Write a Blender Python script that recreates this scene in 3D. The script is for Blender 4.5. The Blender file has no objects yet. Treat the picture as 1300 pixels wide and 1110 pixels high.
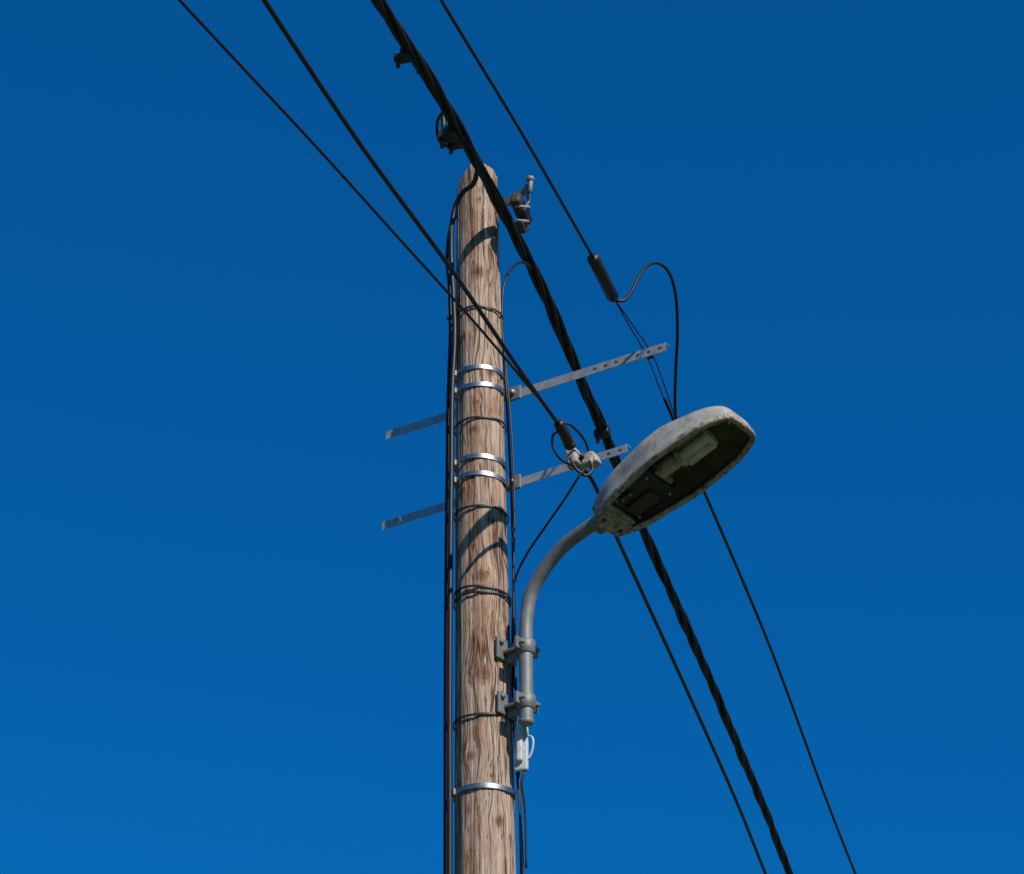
import bpy, bmesh, math, random
from mathutils import Vector, Matrix, noise
random.seed(7)
sc=bpy.context.scene
rad=math.radians

# ------------------------------------------------------------------ helpers
def link(ob,parent=None):
    sc.collection.objects.link(ob)
    if parent is not None: ob.parent=parent
    return ob
def mesh_obj(name,verts,faces,mat,parent=None,smooth=True):
    me=bpy.data.meshes.new(name); me.from_pydata([tuple(v) for v in verts],[],faces); me.update()
    if smooth:
        for p in me.polygons: p.use_smooth=True
    if mat: me.materials.append(mat)
    return link(bpy.data.objects.new(name,me),parent)
def empty(name,loc=(0,0,0)):
    e=bpy.data.objects.new(name,None); e.empty_display_size=.2; e.location=(0,0,0)
    return link(e)
def spline(pts,step=.03):
    P=[Vector(p) for p in pts]
    if len(P)==2:
        n=max(2,int((P[1]-P[0]).length/step)); return [P[0].lerp(P[1],i/n) for i in range(n+1)]
    P=[P[0]*2-P[1]]+P+[P[-1]*2-P[-2]]
    out=[]
    for i in range(1,len(P)-2):
        p0,p1,p2,p3=P[i-1],P[i],P[i+1],P[i+2]
        def tj(t,a,b): return t+max((b-a).length,1e-5)**.5
        t0=0;t1=tj(t0,p0,p1);t2=tj(t1,p1,p2);t3=tj(t2,p2,p3)
        n=max(3,int((p2-p1).length/step)); n=min(n,220)
        for k in range(n):
            t=t1+(t2-t1)*k/n
            A1=p0*((t1-t)/(t1-t0))+p1*((t-t0)/(t1-t0))
            A2=p1*((t2-t)/(t2-t1))+p2*((t-t1)/(t2-t1))
            A3=p2*((t3-t)/(t3-t2))+p3*((t-t2)/(t3-t2))
            B1=A1*((t2-t)/(t2-t0))+A2*((t-t0)/(t2-t0))
            B2=A2*((t3-t)/(t3-t1))+A3*((t-t1)/(t3-t1))
            out.append(B1*((t2-t)/(t2-t1))+B2*((t-t1)/(t2-t1)))
    out.append(P[-2]); return out
def frames(path):
    T=[]
    for i in range(len(path)):
        a=path[max(0,i-1)];b=path[min(len(path)-1,i+1)]; T.append((b-a).normalized())
    n=T[0].orthogonal().normalized(); F=[]
    for t in T:
        n=(n-t*n.dot(t)).normalized(); F.append((t,n,t.cross(n)))
    return F
def sweep(path,r,seg=10):
    F=frames(path); vs=[];fs=[]
    for i,(p,(t,n,b)) in enumerate(zip(path,F)):
        rr=r(i/(len(path)-1)) if callable(r) else r
        for k in range(seg):
            a=2*math.pi*k/seg; vs.append(p+n*(rr*math.cos(a))+b*(rr*math.sin(a)))
    for i in range(len(path)-1):
        for k in range(seg):
            k2=(k+1)%seg; fs.append((i*seg+k,i*seg+k2,(i+1)*seg+k2,(i+1)*seg+k))
    fs.append(tuple(reversed(range(seg)))); m=(len(path)-1)*seg; fs.append(tuple(range(m,m+seg)))
    return vs,fs
def merge(parts):
    vs=[];fs=[]
    for v,f in parts:
        o=len(vs); vs+=list(v); fs+=[tuple(i+o for i in q) for q in f]
    return vs,fs
def tube(name,pts,r,mat,parent=None,seg=10,step=.03,raw=False):
    v,f=sweep(pts if raw else spline(pts,step),r,seg)
    return mesh_obj(name,v,f,mat,parent)
def box(name,c,dims,mat,parent=None,X=(1,0,0),Z=(0,0,1),bevel=.003,seg=2):
    X=Vector(X).normalized(); Z=Vector(Z); Z=(Z-X*Z.dot(X)).normalized(); Y=Z.cross(X)
    bm=bmesh.new(); bmesh.ops.create_cube(bm,size=1)
    bmesh.ops.scale(bm,vec=dims,verts=bm.verts)
    if bevel>0: bmesh.ops.bevel(bm,geom=bm.edges[:],offset=bevel,segments=seg,affect='EDGES',profile=.5)
    me=bpy.data.meshes.new(name)
    M=Matrix((X,Y,Z)).transposed().to_4x4(); M.translation=Vector(c)
    bm.transform(M); bm.to_mesh(me); bm.free()
    for p in me.polygons: p.use_smooth=False
    me.materials.append(mat)
    return link(bpy.data.objects.new(name,me),parent)
def cyl(name,a,b,r,mat,parent=None,seg=20,r2=None):
    a=Vector(a);b=Vector(b);r2=r if r2 is None else r2
    L=(b-a).length; e=min(.004,L*.15,r*.25); d=(b-a)/L
    path=[a,a+d*.0001,a+d*e,b-d*e,b-d*.0001,b]
    t=d;n=t.orthogonal().normalized();bb=t.cross(n)
    rs=[r-e,r-e,r,r2,r2-e,r2-e]
    vs=[];fs=[]
    for p,rr in zip(path,rs):
        for k in range(seg):
            A=2*math.pi*k/seg; vs.append(p+n*(rr*math.cos(A))+bb*(rr*math.sin(A)))
    for i in range(5):
        for k in range(seg):
            k2=(k+1)%seg; fs.append((i*seg+k,i*seg+k2,(i+1)*seg+k2,(i+1)*seg+k))
    fs.append(tuple(reversed(range(seg)))); fs.append(tuple(range(5*seg,6*seg)))
    ob=mesh_obj(name,vs,fs,mat,parent)
    return ob

# ------------------------------------------------------------------ materials
def newmat(name):
    m=bpy.data.materials.new(name); m.use_nodes=True
    nt=m.node_tree; b=nt.nodes['Principled BSDF']; return m,nt,b
def N(nt,t,**k):
    n=nt.nodes.new(t)
    for a,v in k.items(): setattr(n,a,v)
    return n
def ramp(nt,stops):
    r=nt.nodes.new('ShaderNodeValToRGB'); e=r.color_ramp.elements
    while len(e)<len(stops): e.new(.5)
    for x,(p,c) in zip(e,stops): x.position=p; x.color=(*c,1) if len(c)==3 else c
    return r
def noisy(name,c1,c2,rough=(.4,.6),metal=0,scale=20,bump=.2,bscale=None,dist=.002,spec=.5,lo=.35,hi=.65):
    m,nt,b=newmat(name); L=nt.links.new
    tc=N(nt,'ShaderNodeTexCoord')
    n=N(nt,'ShaderNodeTexNoise'); n.inputs['Scale'].default_value=scale; n.inputs['Detail'].default_value=8; n.inputs['Roughness'].default_value=.65
    L(tc.outputs['Object'],n.inputs['Vector'])
    r=ramp(nt,[(lo,c1),(hi,c2)]); L(n.outputs['Fac'],r.inputs[0]); L(r.outputs[0],b.inputs['Base Color'])
    mr=N(nt,'ShaderNodeMapRange'); mr.inputs[3].default_value=rough[0]; mr.inputs[4].default_value=rough[1]
    L(n.outputs['Fac'],mr.inputs[0]); L(mr.outputs[0],b.inputs['Roughness'])
    b.inputs['Metallic'].default_value=metal; b.inputs['Specular IOR Level'].default_value=spec
    n2=N(nt,'ShaderNodeTexNoise'); n2.inputs['Scale'].default_value=bscale or scale*4; n2.inputs['Detail'].default_value=6
    L(tc.outputs['Object'],n2.inputs['Vector'])
    bp=N(nt,'ShaderNodeBump'); bp.inputs['Strength'].default_value=bump; bp.inputs['Distance'].default_value=dist
    L(n2.outputs['Fac'],bp.inputs['Height']); L(bp.outputs[0],b.inputs['Normal'])
    return m
M_black=noisy('black_cable_sheath',(.007,.007,.008),(.014,.013,.013),(.38,.55),scale=40,bump=.1,spec=.4)
M_bundle=noisy('bundle_cable_sheath',(.006,.006,.007),(.013,.012,.011),(.5,.65),scale=40,bump=.1,spec=.3)
M_rubber=noisy('black_plastic',(.009,.009,.009),(.020,.018,.017),(.4,.6),scale=60,bump=.3)
M_galv=noisy('galvanised_steel',(.32,.33,.33),(.46,.47,.47),(.45,.6),metal=.6,scale=45,bump=.2)
M_galvd=noisy('weathered_galvanised_steel',(.13,.135,.135),(.23,.23,.225),(.5,.65),metal=.3,scale=22,bump=.25,lo=.25,hi=.75)
M_strap=noisy('stainless_strap',(.27,.28,.29),(.40,.40,.40),(.34,.48),metal=1,scale=60,bump=.12)
M_hole=noisy('dark_iron',(.03,.025,.02),(.08,.06,.05),(.6,.8),metal=.3,scale=80,bump=.4)
M_cream=noisy('cream_porcelain',(.22,.20,.165),(.44,.41,.35),(.45,.65),scale=50,bump=.2)
M_bulb=noisy('dusty_frosted_glass',(.34,.36,.30),(.50,.52,.44),(.25,.5),scale=30,bump=.1)
M_plate=noisy('grey_plastic',(.36,.37,.37),(.55,.56,.55),(.4,.6),scale=30,bump=.15)
M_grass=noisy('grass',(.03,.055,.015),(.10,.12,.04),(.8,.95),scale=3,bump=.6,dist=.03)

# wood --------------------------------------------------
M_wood,nt,b=newmat('weathered_pine'); L=nt.links.new
gu=N(nt,'ShaderNodeAttribute',attribute_name='gu'); gz=N(nt,'ShaderNodeAttribute',attribute_name='gz'); kd=N(nt,'ShaderNodeAttribute',attribute_name='kd')
def grain(sx,sz,detail=8,rough=.6,off=0):
    cx=N(nt,'ShaderNodeMath',operation='MULTIPLY_ADD'); L(gu.outputs['Fac'],cx.inputs[0]); cx.inputs[1].default_value=sx; cx.inputs[2].default_value=off
    cz=N(nt,'ShaderNodeMath',operation='MULTIPLY'); L(gz.outputs['Fac'],cz.inputs[0]); cz.inputs[1].default_value=sz
    c=N(nt,'ShaderNodeCombineXYZ'); L(cx.outputs[0],c.inputs[0]); L(cz.outputs[0],c.inputs[1]); c.inputs[2].default_value=off*.37
    n=N(nt,'ShaderNodeTexNoise'); n.inputs['Scale'].default_value=1; n.inputs['Detail'].default_value=detail; n.inputs['Roughness'].default_value=rough
    L(c.outputs[0],n.inputs['Vector']); return n.outputs['Fac']
g1=grain(62,1.9,10,.68); g2=grain(300,13,5,off=13); g3=grain(9,1.9,6,off=31); gc=grain(22,.7,4,.5,off=57); gc2=grain(50,2.0,4,.55,off=91); g4=grain(26,7,8,.75,off=140); g5=grain(16,3.2,7,.68,off=200)
r1=ramp(nt,[(.27,(.16,.10,.07)),(.42,(.36,.25,.18)),(.54,(.50,.37,.275)),(.72,(.64,.51,.40))]); L(g1,r1.inputs[0])
r2=ramp(nt,[(.3,(.62,.57,.53)),(.56,(1,1,1))]); L(g2,r2.inputs[0])
m1=N(nt,'ShaderNodeMixRGB',blend_type='MULTIPLY'); m1.inputs[0].default_value=.85; L(r1.outputs[0],m1.inputs[1]); L(r2.outputs[0],m1.inputs[2])
r3=ramp(nt,[(.44,(0,0,0)),(.66,(1,1,1))]); L(g3,r3.inputs[0])
gm=N(nt,'ShaderNodeMath',operation='MULTIPLY'); L(r3.outputs[0],gm.inputs[0]); gm.inputs[1].default_value=.55
m2=N(nt,'ShaderNodeMixRGB',blend_type='MIX'); L(gm.outputs[0],m2.inputs[0]); L(m1.outputs[0],m2.inputs[1])
grey=N(nt,'ShaderNodeMixRGB',blend_type='MULTIPLY'); grey.inputs[0].default_value=.9; grey.inputs[1].default_value=(.52,.44,.37,1); L(r2.outputs[0],grey.inputs[2]); L(grey.outputs[0],m2.inputs[2])
r4=ramp(nt,[(.31,(.48,.37,.30)),(.43,(.92,.87,.83)),(.6,(1,1,1)),(.75,(1.0,.93,.86))]); L(g4,r4.inputs[0])
m25=N(nt,'ShaderNodeMixRGB',blend_type='MULTIPLY'); m25.inputs[0].default_value=.85; L(m2.outputs[0],m25.inputs[1]); L(r4.outputs[0],m25.inputs[2])
r5=ramp(nt,[(.37,(.62,.43,.32)),(.53,(1,1,1))]); L(g5,r5.inputs[0])
m26=N(nt,'ShaderNodeMixRGB',blend_type='MULTIPLY'); m26.inputs[0].default_value=.85; L(m25.outputs[0],m26.inputs[1]); L(r5.outputs[0],m26.inputs[2])
def crackmask(src,w):
    s=N(nt,'ShaderNodeMath',operation='SUBTRACT'); L(src,s.inputs[0]); s.inputs[1].default_value=.5
    a=N(nt,'ShaderNodeMath',operation='ABSOLUTE'); L(s.outputs[0],a.inputs[0])
    r=N(nt,'ShaderNodeMapRange'); L(a.outputs[0],r.inputs[0]); r.inputs[1].default_value=0; r.inputs[2].default_value=w; r.inputs[3].default_value=0; r.inputs[4].default_value=1
    return r.outputs[0]
c1=crackmask(gc,.017); c2=crackmask(gc2,.013)
cm=N(nt,'ShaderNodeMath',operation='MULTIPLY'); L(c1,cm.inputs[0]); L(c2,cm.inputs[1])
rc=ramp(nt,[(0,(.16,.11,.085)),(1,(1,1,1))]); L(cm.outputs[0],rc.inputs[0])
m3=N(nt,'ShaderNodeMixRGB',blend_type='MULTIPLY'); m3.inputs[0].default_value=.9; L(m26.outputs[0],m3.inputs[1]); L(rc.outputs[0],m3.inputs[2])
rk=ramp(nt,[(0,(.20,.13,.095)),(.12,(.50,.36,.27)),(.2,(.26,.17,.12)),(.30,(.70,.54,.44)),(.38,(.40,.28,.21)),(.55,(.85,.72,.63)),(1,(1,1,1))]); L(kd.outputs['Fac'],rk.inputs[0])
m4=N(nt,'ShaderNodeMixRGB',blend_type='MULTIPLY'); m4.inputs[0].default_value=.92; L(m3.outputs[0],m4.inputs[1]); L(rk.outputs[0],m4.inputs[2])
L(m4.outputs[0],b.inputs['Base Color']); b.inputs['Roughness'].default_value=.85; b.inputs['Specular IOR Level'].default_value=.2
hs=N(nt,'ShaderNodeMath',operation='MULTIPLY_ADD'); L(cm.outputs[0],hs.inputs[0]); hs.inputs[1].default_value=1.1; L(g1,hs.inputs[2])
hs2=N(nt,'ShaderNodeMath',operation='MULTIPLY_ADD'); L(g2,hs2.inputs[0]); hs2.inputs[1].default_value=.5; L(hs.outputs[0],hs2.inputs[2])
hs3=N(nt,'ShaderNodeMath',operation='MULTIPLY_ADD'); L(g4,hs3.inputs[0]); hs3.inputs[1].default_value=.6; L(hs2.outputs[0],hs3.inputs[2])
bp=N(nt,'ShaderNodeBump'); bp.inputs['Strength'].default_value=.9; bp.inputs['Distance'].default_value=.0055; L(hs3.outputs[0],bp.inputs['Height']); L(bp.outputs[0],b.inputs['Normal'])

# lamp shell --------------
M_shell,nt,b=newmat('weathered_lamp_shell'); L=nt.links.new
tc=N(nt,'ShaderNodeTexCoord')
n1=N(nt,'ShaderNodeTexNoise'); n1.inputs['Scale'].default_value=13; n1.inputs['Detail'].default_value=9; n1.inputs['Roughness'].default_value=.7; L(tc.outputs['Object'],n1.inputs['Vector'])
r1=ramp(nt,[(.34,(.20,.175,.145)),(.48,(.31,.29,.26)),(.66,(.40,.385,.355))]); L(n1.outputs['Fac'],r1.inputs[0])
n2=N(nt,'ShaderNodeTexNoise'); n2.inputs['Scale'].default_value=75; n2.inputs['Detail'].default_value=8; n2.inputs['Roughness'].default_value=.75; L(tc.outputs['Object'],n2.inputs['Vector'])
r2=ramp(nt,[(.33,(.48,.42,.34)),(.49,(1,1,1))]); L(n2.outputs['Fac'],r2.inputs[0])
mx=N(nt,'ShaderNodeMixRGB',blend_type='MULTIPLY'); mx.inputs[0].default_value=.8; L(r1.outputs[0],mx.inputs[1]); L(r2.outputs[0],mx.inputs[2]); L(mx.outputs[0],b.inputs['Base Color'])
b.inputs['Roughness'].default_value=.5; b.inputs['Specular IOR Level'].default_value=.35
bp=N(nt,'ShaderNodeBump'); bp.inputs['Strength'].default_value=.08; bp.inputs['Distance'].default_value=.001; L(n2.outputs['Fac'],bp.inputs['Height']); L(bp.outputs[0],b.inputs['Normal'])
M_inner=noisy('dirty_lamp_interior',(.045,.038,.030),(.12,.105,.085),(.5,.8),scale=12,bump=.1)
M_rim=noisy('grimy_lamp_rim',(.11,.08,.055),(.33,.29,.235),(.6,.85),scale=60,bump=.2,lo=.38,hi=.54)

# ------------------------------------------------------------------ ground
g=mesh_obj('ground',[(-1500,-1500,0),(1500,-1500,0),(1500,1500,0),(-1500,1500,0)],[(0,1,2,3)],M_grass,smooth=False)

# ------------------------------------------------------------------ pole
pole=empty('utility_pole')
def ax(z): return -.012-.0166*z
def pr(z): return .149-.00836*z
def on(z,ang,off=0):
    r=pr(z)+off; return Vector((ax(z)+r*math.sin(ang),-r*math.cos(ang),z))
knots=[(7.39,.05,.044),(7.6,.9,.028),(6.93,.5,.045),(6.66,-.25,.030),(6.25,.45,.028),(6.02,.0,.050),(5.62,.0,.055),(5.30,-.45,.036),(5.05,.5,.038),(7.1,-.7,.028),(6.4,-.8,.032),(5.8,1.0,.038),(7.75,.1,.018),(6.15,-.35,.018),(5.45,.7,.022),(5.22,.25,.02),(6.78,-.1,.015)]
nth=240
zs=[0,.02]+[i*.3 for i in range(1,16)]+[4.62+.008*i for i in range(int((7.80-4.62)/.008)+1)]
verts=[];GU=[];GZ=[];KD=[]
def ztop(dx): return 7.95-(1.25*(-(dx+.01)) if dx<-.01 else .35*(dx+.01))
def addv(z,th,rs=1.0,top=False):
    ang=th; r=pr(z)
    g=noise.noise(Vector((math.sin(ang)*4.2,math.cos(ang)*4.2,z*.35)))*.0028
    g+=noise.noise(Vector((math.sin(ang)*11,math.cos(ang)*11,z*.8+7)))*.0022
    g+=noise.noise(Vector((math.sin(ang)*22,math.cos(ang)*22,z*1.6+19)))*.0014
    g+=noise.noise(Vector((math.sin(ang)*1.3,math.cos(ang)*1.3,z*1.3+30)))*.0035
    u=ang*r; uw=u; zw=z; kdm=1.0
    for kz,ka,kr in knots:
        da=(ang-ka)*r; dz=z-kz
        if abs(dz)<.35 and abs(da)<.15:
            d=math.hypot(da*1.0,dz*.8)
            q=math.exp(-(dz/(kr*1.6))**2)
            uw-= da*.5*q*math.exp(-(da/(kr*1.4))**2)
            k=d/(kr*.85)+.16*noise.noise(Vector((da*60,dz*60,kz)))
            kdm=min(kdm,k)
            g+=.003*math.exp(-(d/(kr*.8))**2)
    uw+=.004*noise.noise(Vector((u*6,z*.8,3.3)))
    rr=(r+g)*rs
    dx=rr*math.sin(ang)
    if top: z=ztop(dx)+.002*noise.noise(Vector((dx*80,rr*math.cos(ang)*80,0)))
    verts.append((ax(z)+dx,-rr*math.cos(ang),z)); GU.append(uw if not top else dx); GZ.append(zw if not top else 9-rr*math.cos(ang)*3); KD.append(max(0,min(1,kdm)))
faces=[]
for z in zs:
    for k in range(nth): addv(z,-math.pi+2*math.pi*k/nth)
nr=len(zs)
for fr in (.25,.5,.75,.97):
    for k in range(nth):
        a=-math.pi+2*math.pi*k/nth; r=pr(7.8); dx=r*math.sin(a); zt=ztop(dx)
        addv(7.796+(zt-.0-7.796)*fr,a)
nr+=4
for rs in (.975,.8,.5,.2,.02):
    for k in range(nth): addv(7.88,-math.pi+2*math.pi*k/nth,rs,True)
nr+=5
for i in range(nr-1):
    for k in range(nth):
        k2=(k+1)%nth; faces.append((i*nth+k,i*nth+k2,(i+1)*nth+k2,(i+1)*nth+k))
faces.append(tuple(range((nr-1)*nth,nr*nth)))
po=mesh_obj('wooden_shaft',verts,faces,M_wood,pole)
for nm,arr in (('gu',GU),('gz',GZ),('kd',KD)):
    at=po.data.attributes.new(nm,'FLOAT','POINT'); at.data.foreach_set('value',arr)

def band(name,z,h,off,th,mat,tilt=(0,0),nseg=96):
    vs=[];fs=[]
    prof=[(0,-h/2),(th,-h/2+.0006),(th,h/2-.0006),(0,h/2)]
    for k in range(nseg):
        a=-math.pi+2*math.pi*k/nseg; rr=pr(z)+off
        zz=z+tilt[0]*rr*math.sin(a)+tilt[1]*-rr*math.cos(a)+.0012*math.sin(3*a+z*9)
        for (o,dz) in prof: 
            vs.append((ax(z)+(rr+o)*math.sin(a),-(rr+o)*math.cos(a),zz+dz))
    for k in range(nseg):
        k2=(k+1)%nseg
        for j in range(4):
            j2=(j+1)%4; fs.append((k*4+j,k2*4+j,k2*4+j2,k*4+j2))
    return mesh_obj(name,vs,fs,mat,pole,smooth=False)
for i,(z,t) in enumerate([(6.942,.03),(6.862,-.02),(6.537,.02),(6.461,.05),(5.181,-.02)]):
    band('steel_strap_%d'%(i+1),z,.019,.005,.0025,M_strap,(-t,.02))
    p=on(z,-1.25,.011); d=Vector((math.cos(-1.25),math.sin(-1.25),0))
    box('strap_buckle_%d'%(i+1),p,(.03,.010,.024),M_galvd,pole,X=d,bevel=.002)
for i,(z,t) in enumerate([(7.222,.0),(6.709,.05),(6.317,-.03),(5.974,-.08),(5.951,.03),(5.458,.03)]):
    band('cable_tie_%d'%(i+1),z,.008,.005,.004,M_rubber,(t,.0))
    box('tie_head_%d'%(i+1),on(z,-1.45,.030),(.02,.02,.016),M_rubber,pole,bevel=.003)

# --- crossarm brackets: punched angle iron
def bracket(name,a,b,h=.038,fl=.03,holes=()):
    a=Vector(a);b=Vector(b); d=(b-a).normalized(); Ln=(b-a).length
    up=Vector((0,0,1)); back=d.cross(up)*-1
    if back.y<0: back=-back
    th=.004
    cuts=sorted(set([0.0,Ln]+[x for hx in holes for x in (hx-.016,hx+.016)]))
    vs=[];fs=[]
    def pt(x,z,y=0): return a+d*x+up*z+back*y
    def quad(p,q,r,s):
        o=len(vs); vs.extend([p,q,r,s]); fs.append((o,o+1,o+2,o+3))
    for x0,x1 in zip(cuts[:-1],cuts[1:]):
        hole=any(abs((x0+x1)/2-hx)<.002 for hx in holes)
        if not hole:
            for y in (0,th): quad(pt(x0,-h/2,y),pt(x1,-h/2,y),pt(x1,h/2,y),pt(x0,h/2,y))
        else:
            c=(x0+x1)/2; n=24
            for y in (0,th):
                for k in range(n):
                    A=[2*math.pi*(k+i)/n for i in (0,1)]
                    o=[];c_=[]
                    for t in A:
                        s=1/max(abs(math.cos(t))/((x1-x0)/2),abs(math.sin(t))/(h/2))
                        o.append((c+s*math.cos(t),s*math.sin(t))); c_.append((c+.0095*math.cos(t),.0065*math.sin(t)))
                    quad(pt(c_[0][0],c_[0][1],y),pt(o[0][0],o[0][1],y),pt(o[1][0],o[1][1],y),pt(c_[1][0],c_[1][1],y))
            for k in range(n):
                A=[2*math.pi*(k+i)/n for i in (0,1)]; q=[(c+.0095*math.cos(t),.0065*math.sin(t)) for t in A]
                quad(pt(q[0][0],q[0][1],0),pt(q[1][0],q[1][1],0),pt(q[1][0],q[1][1],th),pt(q[0][0],q[0][1],th))
    quad(pt(0,-h/2,0),pt(0,h/2,0),pt(0,h/2,th),pt(0,-h/2,th)); quad(pt(Ln,-h/2,0),pt(Ln,h/2,0),pt(Ln,h/2,th),pt(Ln,-h/2,th))
    quad(pt(0,-h/2,0),pt(Ln,-h/2,0),pt(Ln,-h/2,th),pt(0,-h/2,th))
    z0,z1=h/2-.004,h/2
    quad(pt(0,z1,0),pt(Ln,z1,0),pt(Ln,z1,fl),pt(0,z1,fl)); quad(pt(0,z0,th),pt(Ln,z0,th),pt(Ln,z0,fl),pt(0,z0,fl))
    quad(pt(0,z0,fl),pt(Ln,z0,fl),pt(Ln,z1,fl),pt(0,z1,fl))
    for x in (0,Ln): quad(pt(x,z0,th),pt(x,z1,th),pt(x,z1,fl),pt(x,z0,fl))
    return mesh_obj(name,vs,fs,M_galv,pole,smooth=False)
A0,A1=Vector((-.507,.341,6.888)),Vector((.584,-.319,6.888))
LA=(A1-A0).length
bracket('upper_crossarm',A0,A1,holes=[.03,LA-.025]+[LA-.075-.047*i for i in range(6)])
B0,B1=Vector((-.513,.362,6.484)),Vector((.43,-.243,6.484))
LB=(B1-B0).length
bracket('lower_crossarm',B0,B1,h=.036,holes=[.03,.075,LB-.03,LB-.08,LB-.13])
for nm,z,P0,P1 in (('upper',6.888,A0,A1),('lower',6.484,B0,B1)):
    d=(P1-P0).normalized(); fr=Vector((d.y,-d.x,0)); 
    if fr.y>0: fr=-fr
    t=( .012-P0.x)/(d.x); p=P0+d*t
    box(nm+'_saddle',p+fr*.006,(.06,.012,.06),M_galvd,pole,X=d,bevel=.003)
    cyl(nm+'_bolt',p+fr*.012,p+fr*.028,.011,M_galv,pole,seg=6)

# --- pole-top bracket with suspension clamp
box('top_bracket',(-.005,-.105,7.735),(.215,.008,.036),M_galvd,pole,X=(.16,-.17,0.0),bevel=.002)
box('top_bracket_hook',(.062,-.175,7.720),(.014,.014,.075),M_galvd,pole,X=(.16,-.17,.03),bevel=.003)
cyl('top_bolt',(-.02,-.09,7.735),(-.001,-.066,7.735),.013,M_galv,pole,seg=6)
cyl('hook_pin',(.072,-.20,7.700),(.076,-.20,7.765),.010,M_galvd,pole,seg=12)
cyl('hook_pin_head',(.0735,-.20,7.755),(.0745,-.20,7.773),.017,M_galvd,pole,seg=12)
box('suspension_clamp_body',(.028,-.15,7.668),(.11,.045,.05),M_hole,pole,X=(.3,.95,-.15),Z=(.2,0,1),bevel=.012)
box('suspension_clamp_jaw',(.047,-.14,7.628),(.075,.05,.04),M_rubber,pole,X=(.35,.93,-.5),Z=(.3,0,1),bevel=.009)
box('suspension_clamp_keeper',(.040,-.13,7.583),(.055,.04,.04),M_hole,pole,X=(.35,.93,-.7),Z=(.3,0,1),bevel=.009)
cyl('clamp_bolt',(.010,-.18,7.645),(.072,-.17,7.645),.008,M_galvd,pole,seg=8)
cyl('clamp_bolt_lower',(.018,-.16,7.59),(.068,-.15,7.59),.007,M_galvd,pole,seg=8)
tube('suspension_link',[(.058,-.17,7.725),(.036,-.16,7.71),(.018,-.15,7.675),(.036,-.16,7.645),(.064,-.165,7.67),(.068,-.17,7.715)],.006,M_galvd,pole,step=.01)

# --- cables fixed to the pole
drop=[(-.267,-.6,7.793),(-.218,-.45,7.82),(-.166,-.33,7.814),(-.143,-.22,7.811),(-.159,-.15,7.777),(-.198,-.1,7.778),(-.23,-.06,7.74),(-.246,-.03,7.644),(-.247,-.02,7.496),(-.236,-.02,7.305),(-.229,-.02,7.118),(-.236,-.02,6.862),(-.235,-.02,6.507),(-.234,-.02,6.165),(-.229,-.02,5.517),(-.224,-.02,5.149),(-.221,-.02,4.882),(-.205,-.03,3.5),(-.20,-.03,.0)]
d1=[(-.262,-.62,7.665)]+[(x+.003,y-.02 if z<7.7 else y,z) for x,y,z in drop]
d2=[(-.246,-.055,7.64),(-.262,.0,7.52),(-.252,.0,7.4),(-.244,.004,7.2),(-.247,.0,6.95)]+[(x-.013,.004,z) for x,y,z in drop[11:]]
tube('supply_cable_a',d1,.0105,M_black,pole)
tube('supply_cable_b',[(-.15,.08,7.82),(-.20,.03,7.78)]+d2,.0080,M_black,pole)
rc_=[(.12,.45,7.642),(.098,.3,7.652),(.039,.12,7.582),(-.006,.04,7.491),(-.034,0,7.376),(-.040,0,7.243),(-.026,0,6.947),(-.012,0,6.659),(0.0,0,6.346),(0.006,0,6.042),(0.012,0,5.684),(.018,0,5.432),(.028,0,5.157),(.033,0,4.89),(.05,0,3.),(.07,0,0)]
tube('earth_cable',rc_,.0055,M_black,pole)
tube('lamp_supply_cable',[(x+.012*math.sin(z*3.1),-.02,z) for x,y,z in rc_[5:]],.004,M_black,pole)

# --- small fuse unit on the right of the pole
fb=box('fuse_plate',(.034,-.07,5.335),(.05,.02,.17),M_plate,pole,X=(1,-.25,0),Z=(.06,0,1),bevel=.006)
box('fuse_plate_cover',(.028,-.088,5.345),(.022,.02,.13),M_plate,pole,X=(1,-.25,0),Z=(.06,0,1),bevel=.006)
tube('fuse_ring',[(.050,-.08,5.385),(.072,-.085,5.375),(.075,-.085,5.34),(.062,-.08,5.30),(.05,-.08,5.29)],.004,M_plate,pole,step=.008)
tube('fuse_tail',[(.045,-.075,5.25),(.035,-.075,5.20),(.045,-.05,5.12),(.05,-.03,4.9)],.004,M_black,pole)

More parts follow.
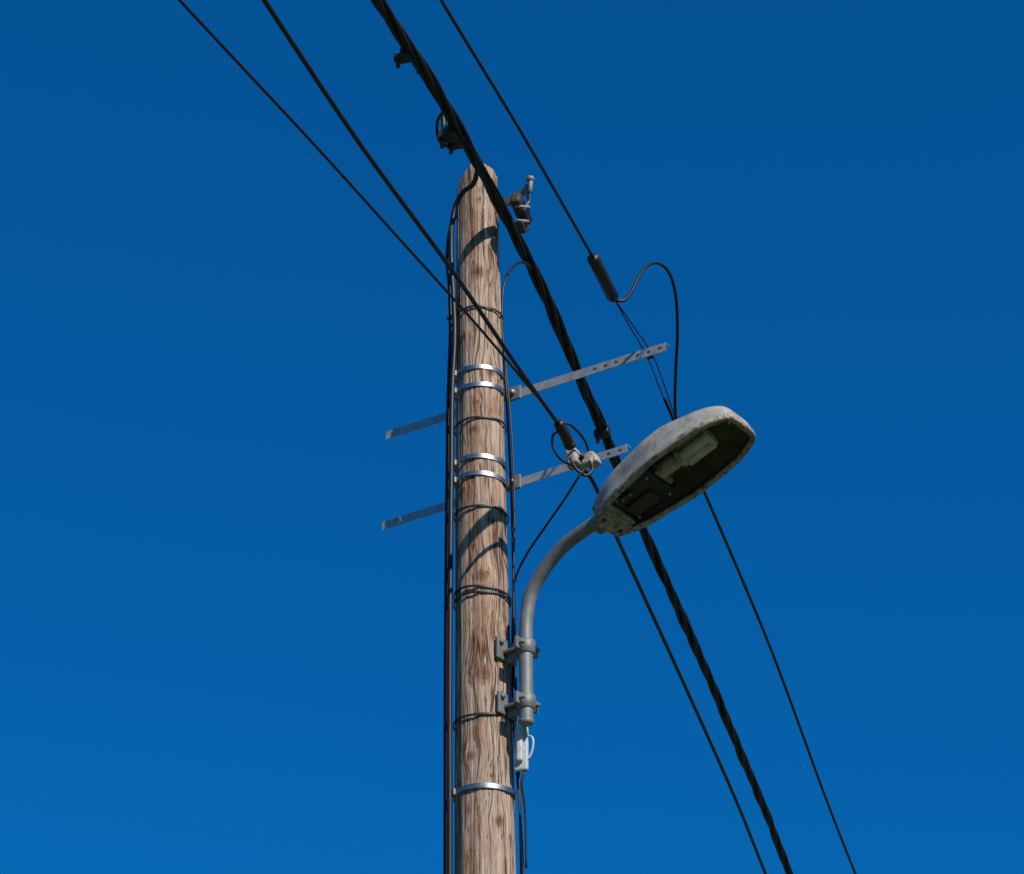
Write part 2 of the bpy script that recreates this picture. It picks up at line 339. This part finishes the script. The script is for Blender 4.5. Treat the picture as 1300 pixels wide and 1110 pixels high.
# ------------------------------------------------------------------ street lamp
lamp=empty('street_lamp')
arm=[(.051,-.126,5.415),(.051,-.126,5.592),(.050,-.126,5.735),(.053,-.127,5.830),(.072,-.142,5.929),(.121,-.181,6.006),(.188,-.233,6.070),(.253,-.284,6.101),(.322,-.338,6.125)]
tube('arm_tube',arm,.0255,M_galvd,lamp,seg=28,step=.012)
cyl('arm_tube_foot',(.051,-.126,5.408),(.051,-.126,5.425),.0275,M_galvd,lamp,seg=28)
dr=Vector((math.cos(rad(38)),-math.sin(rad(38)),0)); sd=Vector((dr.y*-1,dr.x,0))
for i,zc in enumerate((5.712,5.493)):
    c=Vector((.051,-.126,zc)); w=Vector((ax(zc),0,zc)); 
    p=w+dr*(pr(zc)+.006)
    box('clamp_plate_%d'%i,p+Vector((0,0,.012)),(.012,.11,.085),M_galvd,lamp,X=dr,bevel=.003)
    m=(p+c)/2
    box('clamp_web_%d'%i,m+Vector((0,0,.0)),((c-p).length,.05,.012),M_galvd,lamp,X=dr,bevel=.002)
    box('clamp_gusset_%d'%i,m+Vector((0,0,-.02)),((c-p).length*.9,.008,.04),M_galvd,lamp,X=dr,bevel=.002)
    cyl('clamp_collar_%d'%i,c+Vector((0,0,-.026)),c+Vector((0,0,.026)),.034,M_galvd,lamp,seg=32)
    for s in (-1,1):
        q=c+sd*(.046*s)
        box('clamp_ear_%d_%d'%(i,s+1),q,(.014,.036,.046),M_galvd,lamp,X=dr,bevel=.003)
        cyl('clamp_bolt_%d_%d'%(i,s+1),q-dr*.022,q+dr*.026,.008,M_galvd,lamp,seg=6)
        bq=p+sd*(.038*s)+Vector((0,0,.035))
        cyl('coach_bolt_%d_%d'%(i,s+1),bq,bq+dr*.016,.011,M_galvd,lamp,seg=6)
# head, local axes
T=rad(19.3)
U=Vector((math.cos(rad(38))*math.cos(T),-math.sin(rad(38))*math.cos(T),math.sin(T)))
Wd=Vector((-math.sin(rad(38)),-math.cos(rad(38)),0))
H=Wd.cross(U)*-1
if H.z<0: H=-H
O=Vector((.339,-.351,6.080)); LL=.650
def loc(u,w,h): return O+U*u+Wd*w+H*h
def interp(x,tab):
    for (a,va),(b_,vb) in zip(tab[:-1],tab[1:]):
        if x<=b_:
            t=(x-a)/(b_-a); t=t*t*(3-2*t)*.5+t*.5; return va+(vb-va)*t
    return tab[-1][1]
def width(u): return interp(max(0,min(1,u/LL)),[(0,.185),(.25,.26),(.55,.315),(.8,.285),(1,.215)])
def height(u): return interp(max(0,min(1,u/LL)),[(0,.085),(.3,.135),(.6,.145),(.85,.105),(1,.065)])
NO=176
outl=[]
for k in range(NO):
    t=2*math.pi*k/NO; c,s=math.cos(t),math.sin(t)
    e=.30
    u=LL/2-LL/2*math.copysign(abs(c)**e,c); w=width(u)/2*math.copysign(abs(s)**e,s)
    outl.append((u,w))
pts=outl+[outl[0]]; cumL=[0]
for a,b_ in zip(pts[:-1],pts[1:]): cumL.append(cumL[-1]+math.hypot(a[0]-b_[0],a[1]-b_[1]))
ev=[];j=0
for k in range(NO):
    s=cumL[-1]*k/NO
    while cumL[j+1]<s: j+=1
    t=(s-cumL[j])/max(1e-9,cumL[j+1]-cumL[j]); a,b_=pts[j],pts[j+1]
    ev.append((a[0]+(b_[0]-a[0])*t,a[1]+(b_[1]-a[1])*t))
for it in range(4): ev=[((ev[k-1][0]+ev[k][0]*2+ev[(k+1)%NO][0])/4,(ev[k-1][1]+ev[k][1]*2+ev[(k+1)%NO][1])/4) for k in range(NO)]
outl=ev
def ringp(off,fac,h,hs,ins=0):
    r=[]
    for (u,w) in outl:
        cu=min(max(u,.14*LL+.05),LL*.80); 
        vx,vy=cu-u,-w; l=max(1e-6,math.hypot(vx,vy)); k=min(.98,off/l)
        uu,ww=u+vx*k,w+vy*k
        uu2=uu+(cu-uu)*(1-fac); ww2=ww*fac
        r.append(loc(uu2,ww2,h+hs*(height(u*.6+cu*.4))))
    return r
ringsL=[];matid=[]
K=12
pp=.62
for k in range(K,-1,-1):
    a=math.pi/2*k/K; ringsL.append(ringp(.012,max(.004,math.cos(a)**pp),.0,(math.sin(a)**pp)*.93)); matid.append(1)
ringsL.append(ringp(.019,1,.004,0)); matid.append(2)
ringsL.append(ringp(.020,1,-.008,0)); matid.append(2)
ringsL.append(ringp(.004,1,-.011,0)); matid.append(2)
ringsL.append(ringp(-.003,1,-.008,0)); matid.append(2)
ringsL.append(ringp(-.003,1,.010,0)); matid.append(0)
ringsL.append(ringp(.002,1,.013,0)); matid.append(0)
for k in range(1,K+1):
    a=math.pi/2*k/K; ringsL.append(ringp(.002,max(.004,math.cos(a)**pp),.013*(1-k/K),math.sin(a)**pp)); matid.append(0)
vs=[p for r in ringsL for p in r]; fs=[];mi=[]
for i in range(len(ringsL)-1):
    for k in range(NO):
        k2=(k+1)%NO; fs.append((i*NO+k,i*NO+k2,(i+1)*NO+k2,(i+1)*NO+k)); mi.append(matid[i])
sh=mesh_obj('lamp_housing',vs,fs,M_shell,lamp)
sh.data.materials.append(M_inner); sh.data.materials.append(M_rim)
sh.data.polygons.foreach_set('material_index',mi)
bm=bmesh.new(); bm.from_mesh(sh.data); bmesh.ops.remove_doubles(bm,verts=bm.verts,dist=.0004); bmesh.ops.recalc_face_normals(bm,faces=bm.faces); bm.to_mesh(sh.data); bm.free()
def lbox(name,u,w,h,dims,mat,bevel=.004): return box(name,loc(u,w,h),dims,mat,lamp,X=U,Z=H,bevel=bevel)
lbox('spigot_plate',.040,0,-.002,(.060,.155,.010),M_rim)
lbox('spigot_cover',.05,0,.03,(.070,.165,.05),M_rim)
cyl('spigot_socket',loc(-.035,0,.030),loc(.03,0,.036),.034,M_galvd,lamp,seg=28)
for w in (-.05,.05): cyl('spigot_screw_%d'%(w>0),loc(.03,w,-.014),loc(.03,w,-.004),.008,M_hole,lamp,seg=6)
lbox('gear_tray',.180,0,.045,(.19,.19,.05),M_rubber,.010)
lbox('gear_block',.165,-.03,.022,(.12,.075,.03),M_rubber,.006)
lbox('terminal_block',.15,.055,.018,(.05,.03,.02),M_hole,.003)
for u,w in ((.11,.07),(.255,.07),(.11,-.075),(.255,-.075),(.13,.055),(.165,.055)):
    cyl('tray_screw_%d'%int(u*1000+w*100),loc(u,w,.007),loc(u,w,.022),.005,M_galv,lamp,seg=8)
lbox('lampholder_bracket',.29,0,.06,(.02,.10,.07),M_galvd,.003)
cyl('lampholder',loc(.285,.01,.050),loc(.375,.01,.050),.031,M_cream,lamp,seg=28)
cyl('bulb_collar',loc(.375,.01,.050),loc(.40,.01,.050),.042,M_cream,lamp,seg=28)
for dw,dh in ((-.022,-.019),(.022,-.019),(-.022,.021),(.022,.021)):
    cyl('bulb_tube_%d%d'%(dw>0,dh>0),loc(.395,dw+.01,.050+dh),loc(.515,dw+.01,.050+dh),.0225,M_bulb,lamp,seg=24)
cyl('bulb_tip',loc(.512,.01,.050),loc(.525,.01,.050),.045,M_bulb,lamp,seg=28)
for w in (-1,1): cyl('rim_latch_%d'%(w>0),loc(LL*.96,w*.07,-.018),loc(LL*.96,w*.07,-.006),.007,M_hole,lamp,seg=8)

# ------------------------------------------------------------------ overhead lines
def extend(p,before,after,sag=.02):
    P=[Vector(q) for q in p]
    d0=(P[0]-P[1]).normalized(); d1=(P[-1]-P[-2]).normalized()
    return [P[0]+d0*before]+P+[P[-1]+d1*after]
bu=extend([(-.572,-1.769,7.605),(-.478,-1.456,7.625),(-.3,-.964,7.645),(-.139,-.457,7.66),(-.038,-.12,7.665),(.132,.426,7.645),(.333,1.194,7.615),(.453,1.643,7.595),(.650,2.419,7.565),(.999,3.716,7.525),(1.453,5.456,7.465),(1.731,6.575,7.435)],8,25)
path=spline(bu,.025)
bc=empty('overhead_cable_bundle')
Fr=frames(path);parts=[]
cum=[0]
for a,b_ in zip(path[:-1],path[1:]): cum.append(cum[-1]+(b_-a).length)
for s in range(5):
    pts=[]
    for p,(t,n,bb),c in zip(path,Fr,cum):
        if s<4:
            loose=1+.6*noise.noise(Vector((c*1.1,s*4.0,0)))
            an=c*2*math.pi/1.1+s*math.pi/2+.7*noise.noise(Vector((c*.6,9,s)))
            o=.0145*loose
        else: o=.021; an=-c*2*math.pi/1.9+1.0
        pts.append(p+n*(o*math.cos(an))+bb*(o*math.sin(an)))
    parts.append(sweep(pts,.0108 if s<4 else .0045,8))
v,f=merge(parts); mesh_obj('twisted_conductors',v,f,M_bundle,bc)
def conn(name,c,d,par,s=1):
    c=Vector(c); d=Vector(d).normalized(); sd=Vector((-.95,.3,0))
    box(name+'_body',c,(.05*s,.035*s,.04*s),M_rubber,par,X=d,bevel=.006)
    box(name+'_jaw',c+sd*.028*s+Vector((0,0,-.012)),(.035*s,.03*s,.03*s),M_rubber,par,X=d,bevel=.005)
    cyl(name+'_bolt',c+sd*.03*s+Vector((0,0,-.05*s)),c+sd*.03*s+Vector((0,0,.015)),.008*s,M_hole,par,seg=6)
dB=(.3,.95,0)
conn('tap_connector_a',(-.388,-1.150,7.625),dB,bc,1.05)
conn('tap_connector_b',(-.232,-.664,7.640),dB,bc,1.25)
conn('tap_connector_c',(-.205,-.60,7.648),dB,bc,1.05)
conn('tap_connector_d',(.425,1.49,7.60),dB,bc,1.2)
tube('tap_loop',[(-.35,-1.03,7.64),(-.315,-.93,7.68),(-.275,-.78,7.70),(-.235,-.66,7.68),(-.25,-.62,7.64),(-.27,-.66,7.62)],.006,M_black,bc)
tube('tap_loop_b',[(-.25,-.80,7.65),(-.285,-.72,7.655),(-.28,-.64,7.62),(-.245,-.60,7.62)],.006,M_black,bc)

def wire(name,pts,r,before=0,after=0):
    e=empty(name)
    P=[Vector(q) for q in pts]
    if before: P=[P[0]+(P[0]-P[1]).normalized()*before]+P
    if after: P=P+[P[-1]+(P[-1]-P[-2]).normalized()*after]
    tube('conductor',P,r,M_black,e,seg=8,step=.08); return e
wr=wire('overhead_wire',[(-.311,-2.595,6.868),(-.222,-2.329,6.878),(.026,-1.656,6.888),(.300,-.861,6.908)],.0060,before=8)
cyl('dead_end_sleeve',(.293,-.88,6.908),(.373,-.626,6.908),.0235,M_rubber,wr,seg=28)
cyl('sleeve_collar',(.366,-.648,6.908),(.378,-.612,6.908),.018,M_rubber,wr,seg=28)
for s in (-1,1):
    tube('guy_strand_%d'%(s>0),[(.373,-.626,6.908),(.45+.007*s,-.43,6.908),(.529+.011*s,-.221,6.908+.003*s),(.623+.009*s,.128,6.888),(.70,.41,6.872)],.0028,M_black,wr,step=.05,seg=6)
tube('far_conductor',[(.60,.05,6.88),(.70,.41,6.872),(.794,.730,6.858),(1.168,2.008,6.788),(1.604,3.638,6.688),(1.846,4.516,6.638),(8.0,27.,5.9)],.0072,M_black,wr,step=.1,seg=8)
tube('jumper_loop',[(.373,-.63,6.893),(.385,-.66,6.868),(.412,-.655,6.871),(.444,-.630,6.930),(.477,-.600,7.021),(.516,-.560,7.099),(.560,-.520,7.130),(.598,-.470,7.121),(.624,-.400,7.068),(.633,-.300,6.972),(.632,-.150,6.888),(.635,0,6.802),(.665,.20,6.80),(.73,.48,6.865)],.0062,M_black,wr)
box('crossarm_tie',(.529,-.23,6.905),(.03,.02,.02),M_rubber,wr,X=dB,bevel=.004)
wl=wire('overhead_wire',[(-.795,-3.048,6.464),(-.716,-2.802,6.474),(-.479,-2.119,6.484),(-.199,-1.392,6.494),(.028,-.773,6.494),(.187,-.358,6.494)],.0080,before=8)
w2=wire('overhead_wire',[(-1.069,-3.059,6.454),(-.958,-2.813,6.464),(-.615,-2.099,6.484),(-.340,-1.516,6.494),(-.110,-1.039,6.494),(.205,-.335,6.494)],.0050,before=8)
w3=wire('overhead_wire',[(.235,-.12,6.49),(.285,-.06,6.484),(.422,.431,6.454),(.712,1.477,6.394),(1.059,2.746,6.314),(1.262,3.550,6.264)],.0085,after=25)
cyl('dead_end_sleeve',(.172,-.40,6.500),(.214,-.285,6.478),.021,M_rubber,wl,seg=24)
cyl('sleeve_rim',(.208,-.30,6.482),(.220,-.270,6.475),.0235,M_hole,wl,seg=24)
box('anchor_clamp_body',(.262,-.205,6.450),(.11,.036,.055),M_cream,wl,X=(.85,-.55,-.12),Z=(.1,0,1),bevel=.008)
box('anchor_clamp_cheek',(.232,-.215,6.455),(.045,.05,.075),M_cream,wl,X=(.85,-.55,.2),bevel=.010)
cyl('anchor_pin',(.262,-.245,6.452),(.262,-.17,6.452),.010,M_hole,wl,seg=8)
box('anchor_wedge',(.302,-.215,6.442),(.05,.045,.045),M_cream,wl,X=(.8,-.55,.35),bevel=.007)
tube('anchor_tail_loop',[(.19,-.36,6.49),(.155,-.36,6.475),(.150,-.35,6.43),(.175,-.33,6.39),(.215,-.29,6.385),(.25,-.25,6.40)],.005,M_black,wl,step=.01)
tube('anchor_tail_loop_b',[(.215,-.28,6.42),(.24,-.27,6.375),(.275,-.26,6.355),(.30,-.25,6.385),(.29,-.24,6.43)],.006,M_black,wl,step=.01)
tube('service_loop',[(.17,-.39,6.50),(.22,-.33,6.53),(.275,-.26,6.50),(.29,-.22,6.46)],.005,M_black,wl,step=.01)
tube('service_drop',[(.27,-.28,6.37),(.257,-.30,6.345),(.198,-.25,6.266),(.117,-.17,6.177),(.041,-.08,6.093),(.008,-.04,6.02),(.006,-.03,5.9),(.008,-.03,5.6)],.0048,M_black,wl)

# ------------------------------------------------------------------ camera, light, sky
cam=bpy.data.cameras.new('camera'); co=link(bpy.data.objects.new('camera',cam))
co.location=(0,-8.5,1.6); co.rotation_euler=(rad(90+30.85),0,0)
cam.sensor_width=36; cam.lens=90; cam.clip_end=5000; cam.clip_start=.05
sc.camera=co
SD=Vector((.42,-.645,.64)).normalized()
sl=bpy.data.lights.new('sun','SUN'); sl.energy=5.0; sl.angle=rad(.5); sl.color=(1,.94,.86)
so=link(bpy.data.objects.new('sun',sl)); so.rotation_euler=SD.to_track_quat('Z','Y').to_euler(); so.location=(5,-8,12)
w=bpy.data.worlds.new('World'); sc.world=w; w.use_nodes=True; nt=w.node_tree
bg=nt.nodes['Background']; sky=nt.nodes.new('ShaderNodeTexSky'); sky.sky_type='NISHITA'; sky.sun_disc=False
sky.sun_elevation=math.asin(SD.z); sky.sun_rotation=math.atan2(SD.x,SD.y); sky.air_density=1.0; sky.dust_density=.1; sky.ozone_density=4
mu=nt.nodes.new('ShaderNodeMixRGB'); mu.blend_type='MULTIPLY'; mu.inputs[0].default_value=1; mu.inputs[2].default_value=(.02,.63,1.14,1)
ga=nt.nodes.new('ShaderNodeGamma'); ga.inputs[1].default_value=.72
mu2=nt.nodes.new('ShaderNodeMixRGB'); mu2.blend_type='MULTIPLY'; mu2.inputs[0].default_value=1; mu2.inputs[2].default_value=(.3,.98,1.38,1)
nt.links.new(sky.outputs[0],mu.inputs[1]); nt.links.new(mu.outputs[0],ga.inputs[0]); nt.links.new(ga.outputs[0],mu2.inputs[1]); nt.links.new(mu2.outputs[0],bg.inputs[0]); bg.inputs[1].default_value=.1
sc.view_settings.view_transform='Standard'; sc.view_settings.look='None'; sc.view_settings.exposure=0; sc.view_settings.gamma=1
